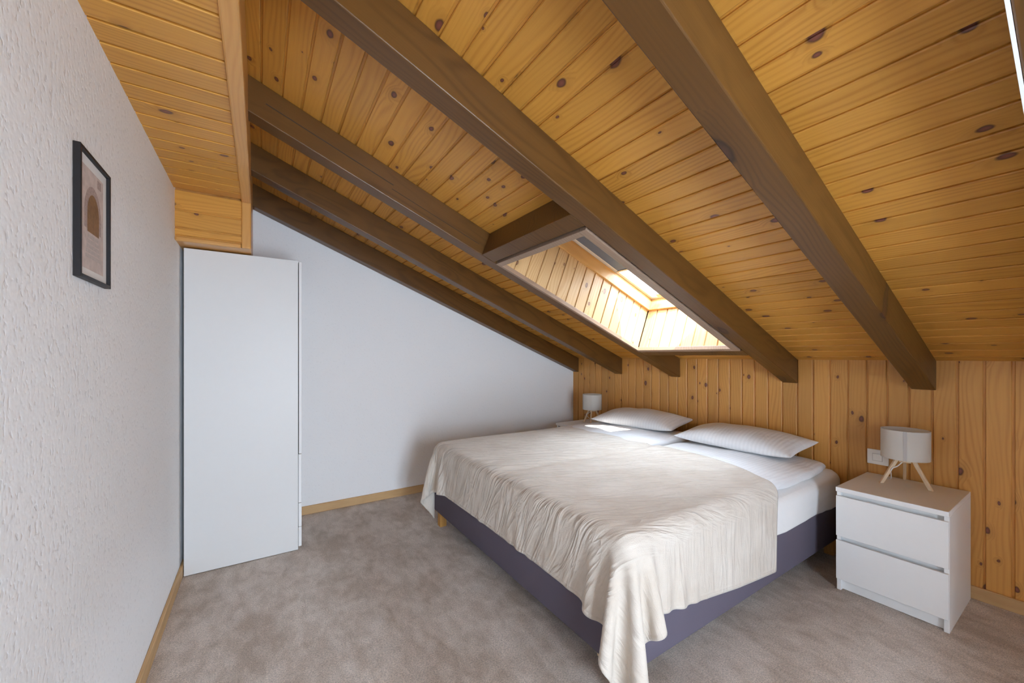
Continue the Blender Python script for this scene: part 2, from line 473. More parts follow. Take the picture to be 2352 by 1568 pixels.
# gable wall behind the camera, with an unseen glazed door added to let in fill light
DX0, DX1, DZ = 0.02, 1.00, 1.80
wall_front = empty('wall_front', (0, YF, 0)); tag(wall_front, kind='structure')
def gpiece(x0, x1, z0, z1a, z1b):
    return hexa('wall_section', [(x0, -0.14, z0), (x1, -0.14, z0), (x1, 0, z0), (x0, 0, z0), (x0, -0.14, z1a), (x1, -0.14, z1b), (x1, 0, z1b), (x0, 0, z1a)], M_WALL, wall_front)
gpiece(XL, DX0, 0, ceil_z(XL) + .02, ceil_z(DX0) + .02)
gpiece(DX1, XW, 0, ceil_z(DX1) + .02, ceil_z(XW) + .02)
gpiece(DX0, DX1, DZ, ceil_z(DX0) + .02, ceil_z(DX1) + .02)
door = empty('door_added_fill', (0, YF, 0)); tag(door, kind='structure')
for k, (a, b) in enumerate(((DX0, (DX0 + DX1) / 2), ((DX0 + DX1) / 2, DX1))):
    fr = 0.07
    box('added_door_stile', (a, -0.09, 0.0), (a + fr, -0.03, DZ), M_PVC, door, 0.004)
    box('added_door_stile', (b - fr, -0.09, 0.0), (b, -0.03, DZ), M_PVC, door, 0.004)
    box('rail', (a + fr, -0.09, 0.0), (b - fr, -0.03, 0.09), M_PVC, door, 0.004)
    box('rail', (a + fr, -0.09, DZ - fr), (b - fr, -0.03, DZ), M_PVC, door, 0.004)
    box('pane', (a + fr, -0.062, 0.09), (b - fr, -0.058, DZ - fr), M_GLASS, door)

# headboard knee wall with upright boards
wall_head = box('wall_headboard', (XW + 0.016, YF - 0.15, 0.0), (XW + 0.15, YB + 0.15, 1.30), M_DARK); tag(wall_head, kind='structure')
PW = 0.09125
y = 0.815 - PW * 33
while y < YB - 0.002:
    w = min(PW, YB - y)
    if w > 0.02 and y > YF - 0.05:
        # local x = up, local z = -x (into the room) -> local y = (-x) x (z) = +y
        plank(1.235, w, (XW, y, 0.0), (0, 0, 1), (-1, 0, 0), M_PINEW, wall_head)
    y += PW

# baseboards
def baseboard(name, lo, hi, along):
    o = box('tmp', (0, 0, 0), (hi[along] - lo[along], 0.014, 0.066), M_OAK, None, 0.003, 1)
    o.name = name; o.data.name = name
    return o
b = baseboard('baseboard_left', (XL, YF, 0), (XL, 2.95, 0), 1); b.matrix_basis = frame_mat((XL, 2.95, 0), (0, -1, 0), (0, 0, 1)); tag(b, kind='structure')
b = baseboard('baseboard_back', (0.19, YB, 0), (XW, YB, 0), 0); b.matrix_basis = frame_mat((XW, YB, 0), (-1, 0, 0), (0, 0, 1)); tag(b, kind='structure')
b = baseboard('baseboard_headboard', (XW, YF, 0), (XW, YB - 0.014, 0), 1); b.matrix_basis = frame_mat((XW, YF, 0), (0, 1, 0), (0, 0, 1)); tag(b, kind='structure')

# ceiling: roof slab pieces round the two openings, then the boards
ceiling = empty('ceiling', (0, 0, 0)); tag(ceiling, kind='structure')
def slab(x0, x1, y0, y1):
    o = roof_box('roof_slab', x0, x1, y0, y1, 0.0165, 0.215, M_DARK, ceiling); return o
xa, xb = SK_X0 - 0.02, SK_X1 + 0.02
xb2 = xb + 0.10
slab(XL - 0.16, xa, YF - 1.40, YB + 0.16)  # runs on past the gable as an unseen overhang, added to block the sun
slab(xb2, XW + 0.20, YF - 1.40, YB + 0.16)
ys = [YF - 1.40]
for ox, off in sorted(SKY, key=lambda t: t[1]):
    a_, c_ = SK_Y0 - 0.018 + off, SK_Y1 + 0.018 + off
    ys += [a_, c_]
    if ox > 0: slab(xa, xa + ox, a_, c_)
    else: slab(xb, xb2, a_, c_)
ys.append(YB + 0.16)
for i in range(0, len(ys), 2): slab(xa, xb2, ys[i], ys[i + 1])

CP = 0.0797                                             # board pitch measured along room x
k0 = int((XL - 2.071) / CP) - 1
for k in range(k0, 14):
    x0 = 2.071 + CP * k; x1 = x0 + CP
    if x1 < XL - 0.02 or x0 > XW - 0.005: continue
    x1 = min(x1, XW); xc = (x0 + x1) / 2
    wid = (x1 - x0) / math.cos(TH)
    if 1.20 < xc < 2.66:
        spans = [(YF, 1.272), (2.070, YB)]
    else:
        spans = [(YF, YB)]
    for a, c in spans:
        plank(c - a, wid, RP(x0, a, 0), (0, 1, 0), -NV, M_PINE, ceiling)

# rafters
for i, (y0, y1, lab) in enumerate(RAFTERS):
    xs0 = -0.36
    o_len = (XW - xs0) / math.cos(TH)
    # local frame: x down the slope, y world y, z out of the roof; lower end cut upright at the wall
    def loc(x, z):
        p = Vector((x, 0, z)) - RP(xs0, 0, 0)
        return (p.dot(DV), p.dot(NV))
    bz = lambda x: ceil_z(x) - R_DEPTH / math.cos(TH)
    prof = [loc(xs0, ceil_z(xs0)), loc(XW, ceil_z(XW)), loc(XW, bz(XW)), loc(xs0, bz(xs0))]
    v = [(a, 0, c) for a, c in prof] + [(a, y1 - y0, c) for a, c in prof]
    me = bpy.data.meshes.new('rafter'); me.from_pydata(v, [], [(0, 1, 2, 3), (7, 6, 5, 4), (0, 4, 5, 1), (1, 5, 6, 2), (2, 6, 7, 3), (3, 7, 4, 0)])
    bevel_me(me, 0.004, 2)
    o = mesh_obj('rafter', me, M_BEAM)
    Mx = Matrix((DV, Vector((0, 1, 0)), NV)).transposed().to_4x4(); Mx.translation = RP(xs0, y0, 0)
    o.matrix_basis = Mx
    tag(o, lab, 'beam', 'exposed roof rafters')
    if i == 2:   # long drying crack on the side facing the bed
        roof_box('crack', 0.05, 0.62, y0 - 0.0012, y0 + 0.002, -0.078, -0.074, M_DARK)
rafter3 = [o for o in bpy.data.objects if o.name == 'rafter.002'][0]
crk = bpy.data.objects['crack']; crk.parent = rafter3; crk.matrix_parent_inverse = rafter3.matrix_basis.inverted()
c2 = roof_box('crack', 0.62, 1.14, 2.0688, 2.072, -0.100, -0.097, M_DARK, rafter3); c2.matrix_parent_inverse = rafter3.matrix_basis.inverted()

# white cover strip along the last rafter in view
st = roof_box('trim_1', XL + 0.36, XW - 0.02, 0.1001, 0.1055, -R_DEPTH - 0.002, -R_DEPTH + 0.012, M_WHITE); tag(st, kind='structure')

# skylights
def skylight(idx, ox, off, blind):
    SK_X0, SK_X1 = 1.306 + ox, 2.566 + ox
    w = empty('window_%d' % idx, RP((SK_X0 + SK_X1) / 2, (SK_Y0 + SK_Y1) / 2 + off, 0)); tag(w, kind='structure')
    inv = Matrix.Translation(w.location).inverted()
    def put(o):
        o.parent = w; o.matrix_parent_inverse = inv; return o
    y0, y1 = SK_Y0 + off, SK_Y1 + off
    hb = -R_DEPTH + 0.022
    # lining: a thin backing per side with the boards as its pieces
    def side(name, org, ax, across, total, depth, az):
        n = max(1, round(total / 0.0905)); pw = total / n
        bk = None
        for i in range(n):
            o = plank(depth, pw, org + across * (pw * i), ax, az, M_PINE_LIT, w)
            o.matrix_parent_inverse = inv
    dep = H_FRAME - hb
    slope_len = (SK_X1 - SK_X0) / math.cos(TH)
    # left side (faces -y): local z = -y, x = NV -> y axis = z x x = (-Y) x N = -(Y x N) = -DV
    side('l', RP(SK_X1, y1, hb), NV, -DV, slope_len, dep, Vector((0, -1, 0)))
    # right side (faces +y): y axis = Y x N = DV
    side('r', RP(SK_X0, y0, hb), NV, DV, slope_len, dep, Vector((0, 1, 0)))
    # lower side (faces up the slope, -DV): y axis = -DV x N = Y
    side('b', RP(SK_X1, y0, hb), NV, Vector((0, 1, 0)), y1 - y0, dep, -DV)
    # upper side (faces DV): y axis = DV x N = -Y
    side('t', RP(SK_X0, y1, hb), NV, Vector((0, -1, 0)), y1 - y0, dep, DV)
    # trim frame hanging below the rafters
    t0, t1 = -R_DEPTH - 0.005, hb
    tw = 0.030
    for nm, a in (('trim_board', (SK_X0 - tw, SK_X1 + tw, y1 - 0.002, y1 + 0.019)), ('trim_board', (SK_X0 - tw, SK_X1 + tw, y0 - tw - 0.012, y0 + 0.002)),
                  ('trim_board', (SK_X0 - tw, SK_X0 + 0.002, y0 + 0.0025, y1 - 0.0025)), ('trim_board', (SK_X1 - 0.002, SK_X1 + tw, y0 + 0.0025, y1 - 0.0025))):
        put(roof_box(nm, *a, t0, t1, M_TRIMB, None, 0.002))
    # trimmers between the rafters
    for x0, x1 in ((1.176 + ox, 1.261 + ox), (2.600 + ox, 2.676 + ox)):
        put(roof_box('trimmer_beam', x0, x1, 1.2725 + off, 2.0695 + off, -R_DEPTH, 0.0, M_BEAM, None, 0.004))
    # window: pine frame, sash, pane
    fw = 0.022
    def ring(name, inset, width, h0, h1, mat, bev=0.003):
        xi = inset * math.cos(TH); wi = width * math.cos(TH)
        X0, X1, Y0, Y1 = SK_X0 + xi, SK_X1 - xi, y0 + inset, y1 - inset
        for a in ((X0, X1, Y0, Y0 + width), (X0, X1, Y1 - width, Y1), (X0, X0 + wi, Y0 + width, Y1 - width), (X1 - wi, X1, Y0 + width, Y1 - width)):
            put(roof_box(name, *a, h0, h1, mat, None, bev))
    ring('frame_board', -0.016, 0.034, H_FRAME, H_FRAME + 0.075, M_FRAMEP)
    ring('frame_bead', -0.016, 0.026, H_FRAME + 0.0755, H_FRAME + 0.098, M_FRAMEP, 0.005)
    ring('sash_rail', -0.004, 0.040, H_FRAME + 0.099, H_FRAME + 0.130, M_PVC, 0.004)
    gi = 0.030
    put(roof_box('pane', SK_X0 + gi, SK_X1 - gi, y0 + gi, y1 - gi, H_FRAME + 0.112, H_FRAME + 0.118, M_GLASS))
    ring('outer_flashing', -0.06, 0.05, H_FRAME + 0.100, H_FRAME + 0.165, M_METAL, 0.004)
    # catch on the lower sash
    put(roof_box('catch', SK_X1 - 0.085, SK_X1 - 0.045, y1 - 0.16, y1 - 0.10, H_FRAME + 0.085, H_FRAME + 0.099, M_BAR, None, 0.004))
    if blind:
        bl = put(roof_box('blind', SK_X0 + 0.03, 2.135, y0 + 0.026, y1 - 0.026, H_FRAME + 0.1020, H_FRAME + 0.1032, M_BLIND))
        bb = roof_box('bottom_bar', 2.127, 2.143, y0 + 0.024, y1 - 0.024, H_FRAME + 0.0955, H_FRAME + 0.1015, M_BAR, None, 0.002)
        bb.parent = bl; bb.matrix_parent_inverse = bl.matrix_basis.inverted()
    # a row of clay tiles outside, along the flashing
    for i in range(12):
        x0 = SK_X0 + 0.02 + i * 0.104
        put(roof_box('roof_tile', x0, x0 + 0.112, y1 + 0.068, y1 + 0.30, H_FRAME + 0.09 + 0.006 * (i % 2), H_FRAME + 0.145 + 0.010 * (i % 2), M_TILE, None, 0.006))
    # sampling portal over the opening
    pd = bpy.data.lights.new('portal', 'AREA'); pd.shape = 'RECTANGLE'; pd.size = (SK_X1 - SK_X0) / math.cos(TH) - 0.06; pd.size_y = y1 - y0 - 0.06
    pd.cycles.is_portal = True
    po = bpy.data.objects.new('portal', pd); COL.objects.link(po)
    po.matrix_basis = frame_mat(RP((SK_X0 + SK_X1) / 2, (y0 + y1) / 2, H_FRAME + 0.17), DV, NV)
    return w
skylight(1, *SKY[0], True)
pd = bpy.data.lights.new('portal', 'AREA'); pd.shape = 'RECTANGLE'; pd.size = DX1 - DX0; pd.size_y = DZ; pd.cycles.is_portal = True
po = bpy.data.objects.new('portal', pd); COL.objects.link(po)
po.matrix_basis = frame_mat(((DX0 + DX1) / 2, YF - 0.10, DZ / 2), (1, 0, 0), (0, -1, 0))

# soffit box along the left wall (flat boarded strip, then a drop over the wardrobe)
ZS, YP, ZLOW = 2.13, 2.704, 1.866
XS = -0.043
soffit = empty('trim_2', (XL, YP, ZS)); tag(soffit, kind='structure')
sinv = Matrix.Translation(soffit.location).inverted()
def sput(o): o.parent = soffit; o.matrix_parent_inverse = sinv; return o
sput(hexa('soffit_core', [(XL, YF, ZS + .0165), (XS - .002, YF, ZS + .0165), (XS - .002, YP + .016, ZS + .0165), (XL, YP + .016, ZS + .0165),
     (XL, YF, ceil_z(XL) - .004), (XS - .002, YF, ceil_z(XS) - .004), (XS - .002, YP + .016, ceil_z(XS) - .004), (XL, YP + .016, ceil_z(XL) - .004)], M_TRIMP))
sput(hexa('drop_core', [(XL, YP + .0165, ZLOW), (XS - .002, YP + .0165, ZLOW), (XS - .002, YB, ZLOW), (XL, YB, ZLOW),
     (XL, YP + .0165, ceil_z(XL) - .004), (XS - .002, YP + .0165, ceil_z(XS) - .004), (XS - .002, YB, ceil_z(XS) - .004), (XL, YB, ceil_z(XL) - .004)], M_TRIMP))
SPW = 0.0945
y = 1.267 - SPW * 37
while y < YP:
    w = min(SPW, YP - y)
    if y > YF and w > 0.02:
        o = plank(XS - 0.04 - XL, w, (XL, y, ZS), (1, 0, 0), (0, 0, -1), M_PINE, soffit)
        # local y = (-z) x (x) = -y : place from the far side
        o.matrix_basis = frame_mat((XL, y + w, ZS), (1, 0, 0), (0, 0, -1)); o.matrix_parent_inverse = sinv
    y += SPW
zz = [1.884, 1.927, 2.021, ZS]
for a, c in zip(zz[:-1], zz[1:]):
    # faces -y; local y = (-Y) x X = Z
    o = plank(XS - 0.04 - XL, c - a, (XL, YP, a), (1, 0, 0), (0, -1, 0), M_PINE, soffit); o.matrix_parent_inverse = sinv
def lip(name, lo, hi, axis, bev=0.006):
    d = [h - l for l, h in zip(lo, hi)]
    if axis == 1:
        o = box(name, (0, 0, 0), (d[1], d[0], d[2]), M_TRIMP, None, bev); o.matrix_basis = frame_mat((hi[0], lo[1], lo[2]), (0, 1, 0), (0, 0, 1))
    elif axis == 2:
        o = box(name, (0, 0, 0), (d[2], d[1], d[0]), M_TRIMP, None, bev); o.matrix_basis = frame_mat((hi[0], lo[1], lo[2]), (0, 0, 1), (-1, 0, 0))
    else:
        o = box(name, (0, 0, 0), (d[0], d[1], d[2]), M_TRIMP, None, bev); o.matrix_basis = frame_mat(lo, (1, 0, 0), (0, 0, 1))
    return sput(o)
lip('edge_board', (XS - 0.046, YF, ZS - 0.012), (XS, YP - 0.016, ZS + 0.012), 1)
lip('corner_board', (XS - 0.046, YP - 0.014, ZLOW - 0.006), (XS, YP + 0.008, ZS + 0.010), 2)
lip('lower_moulding', (XL, YP - 0.012, ZLOW - 0.008), (XS - 0.047, YP + 0.010, ZLOW + 0.018), 0, 0.008)

# ================================================================== WARDROBE
WX0, WX1, WY0, WY1, WZ = -0.362, 0.205, 2.850, 3.444, 1.857
wd = empty('wardrobe', (WX0, WY0, 0)); tag(wd, 'tall white wardrobe standing in the corner under the boarded drop', 'wardrobe')
dx, dy = WX1 - WX0, WY1 - WY0
box('side_panel', (0, 0, 0.004), (dx, 0.018, WZ), M_WHITEM, wd, 0.0012, 1)
box('side_panel', (0, dy - 0.018, 0.004), (dx, dy, WZ), M_WHITEM, wd, 0.0012, 1)
box('top_panel', (0, 0.018, WZ - 0.018), (dx, dy - 0.018, WZ), M_WHITEM, wd, 0.001, 1)
box('bottom_panel', (0, 0.018, 0.05), (dx, dy - 0.018, 0.068), M_WHITEM, wd, 0.001, 1)
box('back_panel', (0, 0.018, 0.068), (0.006, dy - 0.018, WZ - 0.018), M_WHITEM, wd)
box('plinth', (dx - 0.03, 0.018, 0.0), (dx - 0.012, dy - 0.018, 0.05), M_WHITEM, wd)
box('door', (dx + 0.0045, 0.002, 0.618), (dx + 0.0215, dy - 0.002, WZ - 0.004), M_WHITE, wd, 0.002, 1)
for a, c in ((0.022, 0.146), (0.149, 0.300), (0.303, 0.614)):
    box('drawer', (dx + 0.002, 0.002, a), (dx + 0.020, dy - 0.002, c), M_WHITE, wd, 0.002, 1)

# ================================================================== PICTURE
pc = empty('framed_picture', (XL, 1.478, 1.443)); tag(pc, 'black framed print of an old arched doorway on the white wall', 'picture')
PWD, PHT, PD = 0.228, 0.326, 0.014
for nm, lo, hi in (('frame_side', (0, -PWD / 2, 0), (PD, -PWD / 2 + 0.009, PHT)), ('frame_side', (0, PWD / 2 - 0.009, 0), (PD, PWD / 2, PHT)),
                   ('frame_side', (0, -PWD / 2 + 0.009, 0), (PD, PWD / 2 - 0.009, 0.009)), ('frame_side', (0, -PWD / 2 + 0.009, PHT - 0.009), (PD, PWD / 2 - 0.009, PHT))):
    box(nm, lo, hi, M_BLACK, pc, 0.0008, 1)
box('mat_board', (0.0, -PWD / 2 + 0.009, 0.009), (0.006, PWD / 2 - 0.009, PHT - 0.009), M_PAPER, pc)
prn = box('print', (0.006, -0.078, 0.030), (0.0064, 0.078, PHT - 0.034), M_STONE, pc)
def flat(name, yz, x, mat, par):
    return pyd(name, [(x, a, b_) for a, b_ in yz], [tuple(range(len(yz)))], mat, par)
def archpts(cy_, w, z0, z1, n=14):
    pts = [(cy_ - w, z0), (cy_ + w, z0)]
    for i in range(n + 1):
        a = math.pi * i / n
        pts.append((cy_ + w * math.cos(a), z1 + w * 1.25 * math.sin(a)))
    return pts
flat('arch_surround', archpts(-0.002, 0.062, 0.135, 0.175), 0.00655, M_STONED, prn)
flat('arched_door', archpts(0.0, 0.043, 0.128, 0.178), 0.0067, M_DOORP, prn)
flat('lantern', [(0.030, 0.262), (0.060, 0.262), (0.060, 0.285), (0.030, 0.285)], 0.0067, M_STONED, prn)
for i in range(5):
    z0 = 0.122 - i * 0.013; ww = 0.040 + i * 0.004
    flat('step', [(-ww, z0 - 0.010), (ww, z0 - 0.010), (ww, z0), (-ww, z0)], 0.0067, M_STEP, prn)

# ================================================================== NIGHTSTANDS
def nightstand(loc, label):
    t = empty('nightstand', loc)
    tag(t, label, 'nightstand', 'white two-drawer nightstands')
    D, W, Hh = 0.486, 0.408, 0.55      # x depth, y width
    box('side_panel', (0.017, 0, 0), (D, 0.018, Hh - 0.024), M_WHITE, t, 0.001, 1)
    box('side_panel', (0.017, W - 0.018, 0), (D, W, Hh - 0.024), M_WHITE, t, 0.001, 1)
    box('top_panel', (0, 0, Hh - 0.0235), (D, W, Hh), M_WHITE, t, 0.0015, 1)
    box('back_panel', (D - 0.008, 0.018, 0.03), (D - 0.002, W - 0.018, Hh - 0.024), M_WHITE, t)
    box('plinth', (0.036, 0.018, 0.004), (0.052, W - 0.018, 0.066), M_WHITE, t)
    box('rail', (0.040, 0.018, 0.470), (0.056, W - 0.018, Hh - 0.024), M_WHITE, t)
    box('rail', (0.040, 0.018, 0.240), (0.056, W - 0.018, 0.292), M_WHITE, t)
    for a, c in ((0.063, 0.269), (0.292, 0.504)):
        d = box('drawer', (0.001, 0.001, a), (0.0168, W - 0.001, c), M_WHITE, t, 0.0012, 1)
        box('drawer_box', (0.018, 0.022, a + 0.01), (0.034, W - 0.022, c - 0.03), M_WHITE, d)
    return t
ns1 = nightstand((2.583, 0.405, 0.0), 'white two-drawer nightstand fully in view at the right, beside the bed')
ns2 = copy_tree(ns1); ns2.location = (2.583, 2.752, 0.0)
ns2['label'] = 'white nightstand mostly hidden behind the bed, in the corner by the back wall'

# ================================================================== LAMPS
def lamp(loc, rz, label):
    t = empty('table_lamp', loc, rz)
    tag(t, label, 'lamp', 'tripod bedside lamps')
    R, z0, z1, n = 0.0975, 0.142, 0.298, 48
    v, f = [], []
    for z in (z0, z0 + 0.003, z1 - 0.003, z1):
        for k in range(n):
            a = 2 * math.pi * k / n; v.append((R * math.cos(a), R * math.sin(a), z))
    for r_ in range(3):
        for k in range(n):
            f.append((r_ * n + k, r_ * n + (k + 1) % n, (r_ + 1) * n + (k + 1) % n, (r_ + 1) * n + k))
    sh = pyd('lamp_shade', v, f, M_SHADE, t, True)
    so = sh.modifiers.new('thick', 'SOLIDIFY'); so.thickness = 0.0016; so.offset = -1
    # seam strip down the shade
    v, f = [], []
    for k in range(5):
        a = math.radians(-4.2 + 2.1 * k)
        for z in (z0 + 0.001, z1 - 0.001): v.append((-(R + 0.0006) * math.cos(a), -(R + 0.0006) * math.sin(a), z))
    for k in range(4): f.append((2 * k, 2 * k + 1, 2 * k + 3, 2 * k + 2))
    pyd('seam', v, f, M_SEAM, sh)
    # wire ring and holder inside the shade
    tube('shade_ring', [(0.094 * math.cos(2 * math.pi * k / 24), 0.094 * math.sin(2 * math.pi * k / 24), z1 - 0.004) for k in range(25)], 0.0015, M_WHITE, sh, 6)
    tube('spoke', [(-0.094, 0, z0 + 0.012), (0.094, 0, z0 + 0.012)], 0.0013, M_WHITE, sh, 6)
    tube('lamp_holder', [(0, 0, 0.138), (0, 0, 0.200)], 0.017, M_WHITE, t, 16)
    tube('bulb', [(0, 0, 0.200), (0, 0, 0.212), (0, 0, 0.232), (0, 0, 0.250)], 0.022, M_WHITE, t, 16)
    for k in range(3):
        a = math.radians(1 + 120 * k)
        d = Vector((math.cos(a), math.sin(a), 0)); s = Vector((-d.y, d.x, 0))
        pts = []
        for rr, z in ((0.108, 0.0), (0.030, 0.150)):
            for e1, e2 in ((-1, -1), (1, -1), (1, 1), (-1, 1)):
                pts.append(d * (rr + e2 * 0.0085) + s * (e1 * 0.0065) + Vector((0, 0, z)))
        lg = hexa('leg', pts, M_ASH, t, 0.001)
    hub = box('hub', (-0.024, -0.024, 0.120), (0.024, 0.024, 0.139), M_ASH, t, 0.004)
    cp = [(0.0, 0.0, 0.125), (-0.012, 0.012, 0.118), (-0.030, 0.030, 0.098), (-0.044, 0.047, 0.088), (-0.040, 0.055, 0.070), (-0.018, 0.055, 0.050), (0.02, 0.055, 0.022), (0.05, 0.06, 0.004), (0.085, 0.075, 0.004), (0.118, 0.09, 0.004)]
    pp = []
    for i in range(len(cp) - 1):
        p0, p1, p2, p3 = (Vector(cp[max(0, min(len(cp) - 1, i + k))]) for k in (-1, 0, 1, 2))
        for q in range(5):
            u = q / 5
            pp.append(0.5 * ((2 * p1) + (p2 - p0) * u + (2 * p0 - 5 * p1 + 4 * p2 - p3) * u * u + (3 * p1 - p0 - 3 * p2 + p3) * u ** 3))
    pp.append(Vector(cp[-1]))
    tube('cord', pp, 0.0028, M_WHITE, t, 8)
    return t
lamp1 = lamp((2.945, 0.622, 0.5503), 0.0, 'white drum table lamp on three splayed legs on the right nightstand')
lamp1.rotation_euler.z = math.radians(12)
lamp2 = copy_tree(lamp1); lamp2.location = (2.89, 2.945, 0.5503); lamp2.rotation_euler.z = math.radians(-24)
lamp2['label'] = 'white drum tripod lamp in the far corner beyond the pillows'

# ================================================================== SWITCH PLATE
sw = empty('wall_switch', (XW, 0.768, 0.602)); tag(sw, 'white switch plate on the board wall behind the near lamp', 'switch')
plt_ = box('plate', (-0.009, -0.048, 0), (-0.0002, 0.048, 0.088), M_PVC, sw, 0.003, 2)
box('rocker', (-0.012, -0.020, 0.023), (-0.009, 0.022, 0.063), M_PVC, plt_, 0.0012, 1)
box('rocker_gap', (-0.0094, -0.022, 0.021), (-0.0088, 0.024, 0.065), M_SEAM, plt_)

# ================================================================== BED
BX0, BX1, BY0, BY1 = 1.080, 3.070, 0.935, 2.735
bed = empty('bed_base', ((BX0 + BX1) / 2, (BY0 + BY1) / 2, 0)); tag(bed, 'dark grey upholstered box bed base on short oak legs', 'bed')
binv = Matrix.Translation(bed.location).inverted()
def bput(o): o.parent = bed; o.matrix_parent_inverse = binv; return o
bput(box('upholstered_box', (BX0, BY0, 0.110), (BX1, BY1, 0.336), M_GREYF, None, 0.012, 3, True))
for lx in (BX0 + 0.020, BX1 - 0.070):
    for ly in (BY0 + 0.020, BY1 - 0.070):
        o = box('leg', (0, 0, 0), (0.112, 0.05, 0.05), M_LEG, None, 0.002, 1)
        o.matrix_basis = frame_mat((lx + 0.05, ly, 0), (0, 0, 1), (-1, 0, 0)); bput(o)
o = box('base_slat', (0, 0, 0), (0.125, 0.02, 0.010), M_ASH, None, 0.001, 1)
o.matrix_basis = frame_mat((BX0 + 0.006, BY0 + 0.145, 0.1005), (0, -1, 0), (0, 0, 1)); o.location.x += 0.0; bput(o)

# mattress under a fitted sheet: rounded box, the sheet hem a little wavy
def rounded_slab(name, lo, hi, r, nx, ny, nz, mat, fn=None, parent=None):
    bm = bmesh.new()
    bmesh.ops.create_cube(bm, size=2.0)
    bmesh.ops.subdivide_edges(bm, edges=list(bm.edges), cuts=28, use_grid_fill=True)
    c = [(a + b_) / 2 for a, b_ in zip(lo, hi)]; h = [(b_ - a) / 2 for a, b_ in zip(lo, hi)]
    for v in bm.verts:
        q = []
        for k in range(3):     # pull the grid towards the rims so that the rounding is smooth
            s_ = v.co[k]; q.append(math.copysign(abs(s_) ** 0.7, s_) * h[k])
        q = Vector(q)
        tz = max(0.0, min(1.0, (v.co.z + 0.75) / 0.5)); tz = tz * tz * (3 - 2 * tz)
        re = 0.018 + (r - 0.018) * tz
        inner = Vector([max(-h[k] + re, min(h[k] - re, q[k])) for k in range(3)])
        d = q - inner
        if d.length > 1e-6: q = inner + d.normalized() * re
        v.co = q + Vector(c)
        if fn: v.co = fn(v.co)
    me = bpy.data.meshes.new(name); bm.to_mesh(me); bm.free()
    return mesh_obj(name, me, mat, parent, True)
def sheet_fn(p):
    q = p.copy()
    n1 = noise.noise(Vector((p.x * 3.2, p.y * 3.2, p.z * 9)))
    n2 = noise.noise(Vector((p.x * 16, p.y * 9, p.z * 22 + p.x * 14)))
    side = max(0.0, min(1.0, (0.50 - p.z) / 0.12))
    headw = max(0.0, min(1.0, (p.x - 2.35) / 0.5))
    q.y += (p.y - 1.83) / 0.9 * (0.006 * n1 + 0.008 * n2 * side * (0.35 + headw))
    rim = min(p.y - (BY0 - 0.012), BY1 + 0.010 - p.y, p.x - (BX0 + 0.012))
    if p.z < 0.375 and rim < 0.007: q.z -= 0.016 * max(0, noise.noise(Vector((p.x * 5.5, 3.1, p.y * 0.2)))) + 0.014 * headw
    return q
mat_ = rounded_slab('mattress', (BX0 + 0.012, BY0 - 0.012, 0.338), (BX1, BY1 + 0.010, 0.535), 0.062, 1, 1, 1, M_SHEET, sheet_fn)
tag(mat_, 'thick mattress in a white fitted sheet on the grey bed base', 'mattress')

# duvets
def duvet(name, x0, x1, y0, y1, zmid, top, bot, seed, label):
    nx, ny = 96, 52
    V, F = [], []
    idx = {}
    def f(u, n_): return max(0.0, 1 - abs(u) ** n_) ** 0.42
    for s_ in (1, -1):
        for i in range(nx + 1):
            for j in range(ny + 1):
                if s_ == -1 and (i in (0, nx) or j in (0, ny)):
                    idx[(s_, i, j)] = idx[(1, i, j)]; continue
                u = math.sin(math.pi / 2 * (2 * i / nx - 1)) * 0.5 + (2 * i / nx - 1) * 0.5
                v = math.sin(math.pi / 2 * (2 * j / ny - 1)) * 0.6 + (2 * j / ny - 1) * 0.4
                # slightly rounded plan corners
                cu = abs(u) ** 5 * abs(v) ** 5
                x = (x0 + x1) / 2 + u * (x1 - x0) / 2 * (1 - 0.035 * cu)
                y = (y0 + y1) / 2 + v * (y1 - y0) / 2 * (1 - 0.06 * cu)
                edge = max(abs(u), abs(v)) ** 8
                y += edge * 0.012 * noise.noise(Vector((x * 7 + seed, y * 2, 0.3)))
                x += edge * 0.010 * noise.noise(Vector((x, y * 8 + seed, 2.3)))
                w = f(u, 14) * f(v, 12)
                hgt = 1.0 + 0.16 * noise.noise(Vector((x * 3.2, y * 3.6, seed))) + 0.10 * noise.noise(Vector((x * 7.5, y * 9.0, seed + 4)))
                vis = max(0.0, min(1.0, (x - 2.25) / 0.2))
                tt = top + (0.030 if seed > 5 else 0.006) * vis
                z = zmid + (tt * w * (hgt if vis > 0 else min(hgt, 1.0)) if s_ == 1 else -bot * min(1.0, w * 1.4))
                z += edge * 0.008 * noise.noise(Vector((x * 9, y * 9, seed + 1)))
                idx[(s_, i, j)] = len(V); V.append((x, y, z))
    for s_ in (1, -1):
        for i in range(nx):
            for j in range(ny):
                q = (idx[(s_, i, j)], idx[(s_, i + 1, j)], idx[(s_, i + 1, j + 1)], idx[(s_, i, j + 1)])
                F.append(q if s_ == 1 else q[::-1])
    o = pyd(name, V, F, M_SATIN, None, True)
    tag(o, label, 'duvet', 'white striped duvets')
    return o
duvet('duvet', 1.13, 3.005, 0.948, 1.812, 0.556, 0.042, 0.018, 2.0, 'white striped duvet on the near half of the bed')
duvet('duvet', 1.13, 3.030, 1.826, 2.728, 0.556, 0.042, 0.018, 9.0, 'white striped duvet on the far half of the bed, with the sun patch')

